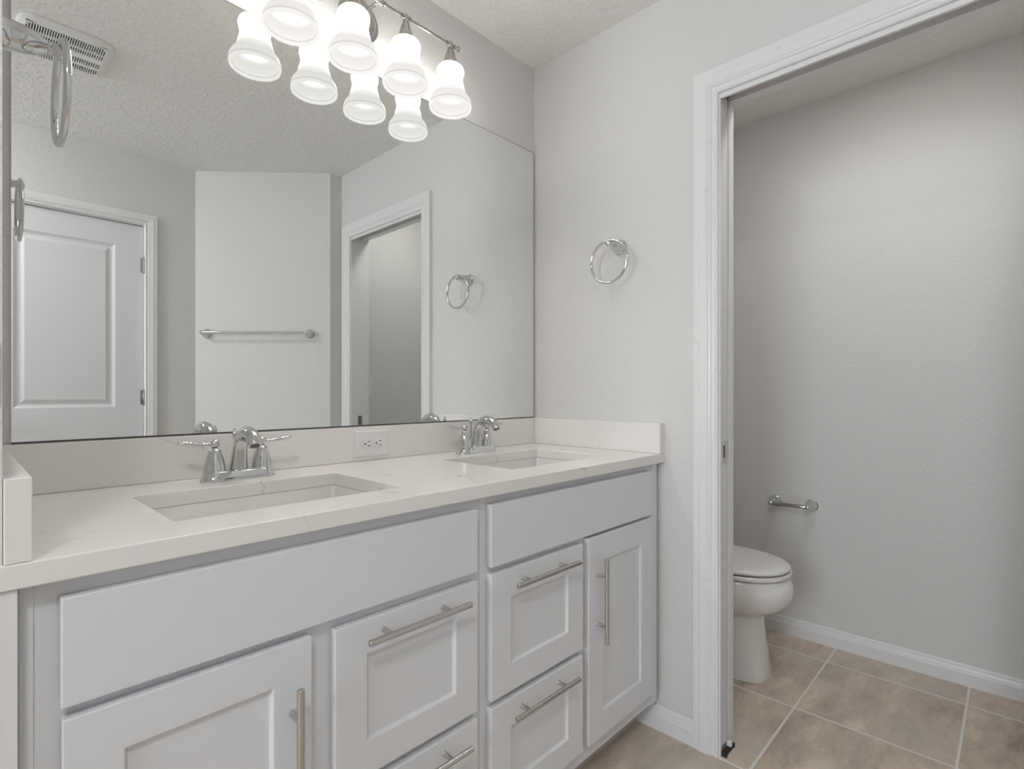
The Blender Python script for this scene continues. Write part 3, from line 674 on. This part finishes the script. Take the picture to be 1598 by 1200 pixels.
# ---------------------------------------------------------------- toilet
TX, TY = 2.213, 0.86
tl = thing('toilet', 'white elongated toilet with closed lid in the toilet room', 'toilet', (TX, TY, 0))
def egg(yf, yb, w, z, n=2.0, nb=2.6, k=48, yc=None):
    """plan outline: front end rounder, yc = where it is widest"""
    yc = (yf * 0.55 + yb * 0.45) if yc is None else yc; p = []
    for i in range(k):
        t = 2 * math.pi * i / k; c_, s_ = math.cos(t), math.sin(t)
        L = (yc - yf) if s_ < 0 else (yb - yc); e = 2 / (n if s_ < 0 else nb)
        p.append((TX + w * math.copysign(abs(c_) ** e, c_), yc + L * math.copysign(abs(s_) ** e, s_), z))
    return p
bm = BM()
R = [(0.712, 1.30, 0.108, 0.0, 3.6, 4), (0.712, 1.30, 0.106, 0.02, 3.4, 4), (0.722, 1.30, 0.098, 0.10, 3.2, 4), (0.732, 1.30, 0.092, 0.18, 3.0, 4), (0.737, 1.30, 0.091, 0.235, 2.8, 4),
     (0.722, 1.30, 0.105, 0.252, 2.5, 4), (0.684, 1.29, 0.140, 0.266, 2.2, 3), (0.650, 1.28, 0.164, 0.292, 2.1, 3), (0.630, 1.27, 0.178, 0.325, 2.05, 3), (0.624, 1.26, 0.184, 0.352, 2.05, 3), (0.628, 1.25, 0.184, 0.378, 2.05, 3), (0.636, 1.25, 0.180, 0.396, 2.05, 3), (0.641, 1.25, 0.176, 0.4025, 2.05, 3), (0.66, 1.24, 0.160, 0.404, 2.05, 3)]
loft(bm, [ringverts(bm, egg(a0, a1, w_, z, n, nb)) for a0, a1, w_, z, n, nb in R])
obj('bowl', bm, 'porcelain', tl, smooth=True)
bm = BM(); loft(bm, [ringverts(bm, egg(0.633 + d, 1.12 - d, 0.181 - d, z, 2.1, 2.6)) for d, z in ((0.004, 0.4095), (0, 0.412), (0, 0.422), (0.004, 0.4255))]); obj('seat', bm, 'plastic', tl, smooth=True)
bm = BM(); loft(bm, [ringverts(bm, egg(0.638 + d, 1.14 - d, 0.178 - d, z, 2.1, 2.6)) for d, z in ((0.003, 0.4320), (0, 0.434), (0, 0.440), (0.005, 0.446), (0.020, 0.4515), (0.05, 0.455), (0.10, 0.457))]); obj('lid', bm, 'plastic', tl, smooth=True)
for q in ((TX - 0.15, 0.80), (TX + 0.15, 0.80), (TX - 0.15, 1.0), (TX + 0.15, 1.0)):
    for z0_, z1_ in ((0.4035, 0.410), (0.4250, 0.4325)):
        bm = BM(); box(bm, q[0] - 0.012, q[0] + 0.012, q[1] - 0.006, q[1] + 0.006, z0_, z1_); obj('bumper', bm, 'plastic', tl)
bm = BM(); box(bm, TX - 0.09, TX + 0.09, 1.10, 1.14, 0.4035, 0.430, 0.004); obj('hinge_block', bm, 'plastic', tl)
bm = BM(); loft(bm, [ringverts(bm, rrect(TX - 0.20 - d, TX + 0.20 + d, 1.165 - d, 1.360, 0.03, z)) for d, z in ((-0.01, 0.4045), (0.0, 0.42), (0.012, 0.74))]); obj('tank', bm, 'porcelain', tl, smooth=True)
bm = BM(); loft(bm, [ringverts(bm, rrect(TX - 0.20 - d, TX + 0.20 + d, 1.165 - d, 1.364, 0.03, z)) for d, z in ((0.010, 0.7405), (0.022, 0.744), (0.022, 0.768), (0.012, 0.776))]); obj('tank_lid', bm, 'porcelain', tl, smooth=True)
bm = BM(); lathe(bm, [(0.014, 0), (0.014, 0.004), (0.007, 0.008), (0.006, 0.016), (0.0, 0.017)], (TX - 0.15, 1.155, 0.69), '-y', 18); tube(bm, [(TX - 0.15, 1.143, 0.69), (TX - 0.11, 1.140, 0.686), (TX - 0.085, 1.140, 0.682)], [0.005, 0.0045, 0.006], 12); obj('flush_lever', bm, 'chrome', tl, smooth=True)

# ---------------------------------------------------------------- added fill lamp, out of view, in the part of the room left of the camera
cl = thing('fill_lamp', 'round flush fill lamp added out of view left of the camera', 'light fixture', (-0.55, -0.25, CH))
bm = BM(); lathe(bm, [(0.0, 0.0005), (0.19, 0.0005), (0.19, 0.02), (0.165, 0.024), (0.0, 0.024)], (-0.55, -0.25, CH), (Vector((1, 0, 0)), Vector((0, -1, 0)), Vector((0, 0, -1))), 40); obj('base', bm, 'fixture', cl, smooth=True)
bm = BM(); lathe(bm, [(0.165, 0.0245), (0.16, 0.045), (0.13, 0.068), (0.08, 0.082), (0.0, 0.088)], (-0.55, -0.25, CH), (Vector((1, 0, 0)), Vector((0, -1, 0)), Vector((0, 0, -1))), 40); obj('glass_dome', bm, 'fill_dome', cl, smooth=True)

dl_ = thing('fill_downlight', 'small round fill downlight added out of view in the toilet room ceiling', 'light fixture', (1.98, 0.38, CH))  # unseen fill light, added to brighten the toilet room
DN = (Vector((1, 0, 0)), Vector((0, -1, 0)), Vector((0, 0, -1)))
bm = BM(); lathe(bm, [(0.115, 0.0), (0.115, 0.003), (0.108, 0.006), (0.092, 0.006), (0.090, 0.002)], (1.98, 0.38, CH), DN, 36, caps=False); obj('trim_ring', bm, 'plastic', dl_, smooth=True)
bm = BM(); lathe(bm, [(0.0, 0.001), (0.090, 0.001), (0.090, 0.002), (0.0, 0.002)], (1.98, 0.38, CH), DN, 36); obj('lens', bm, 'fill_can', dl_)
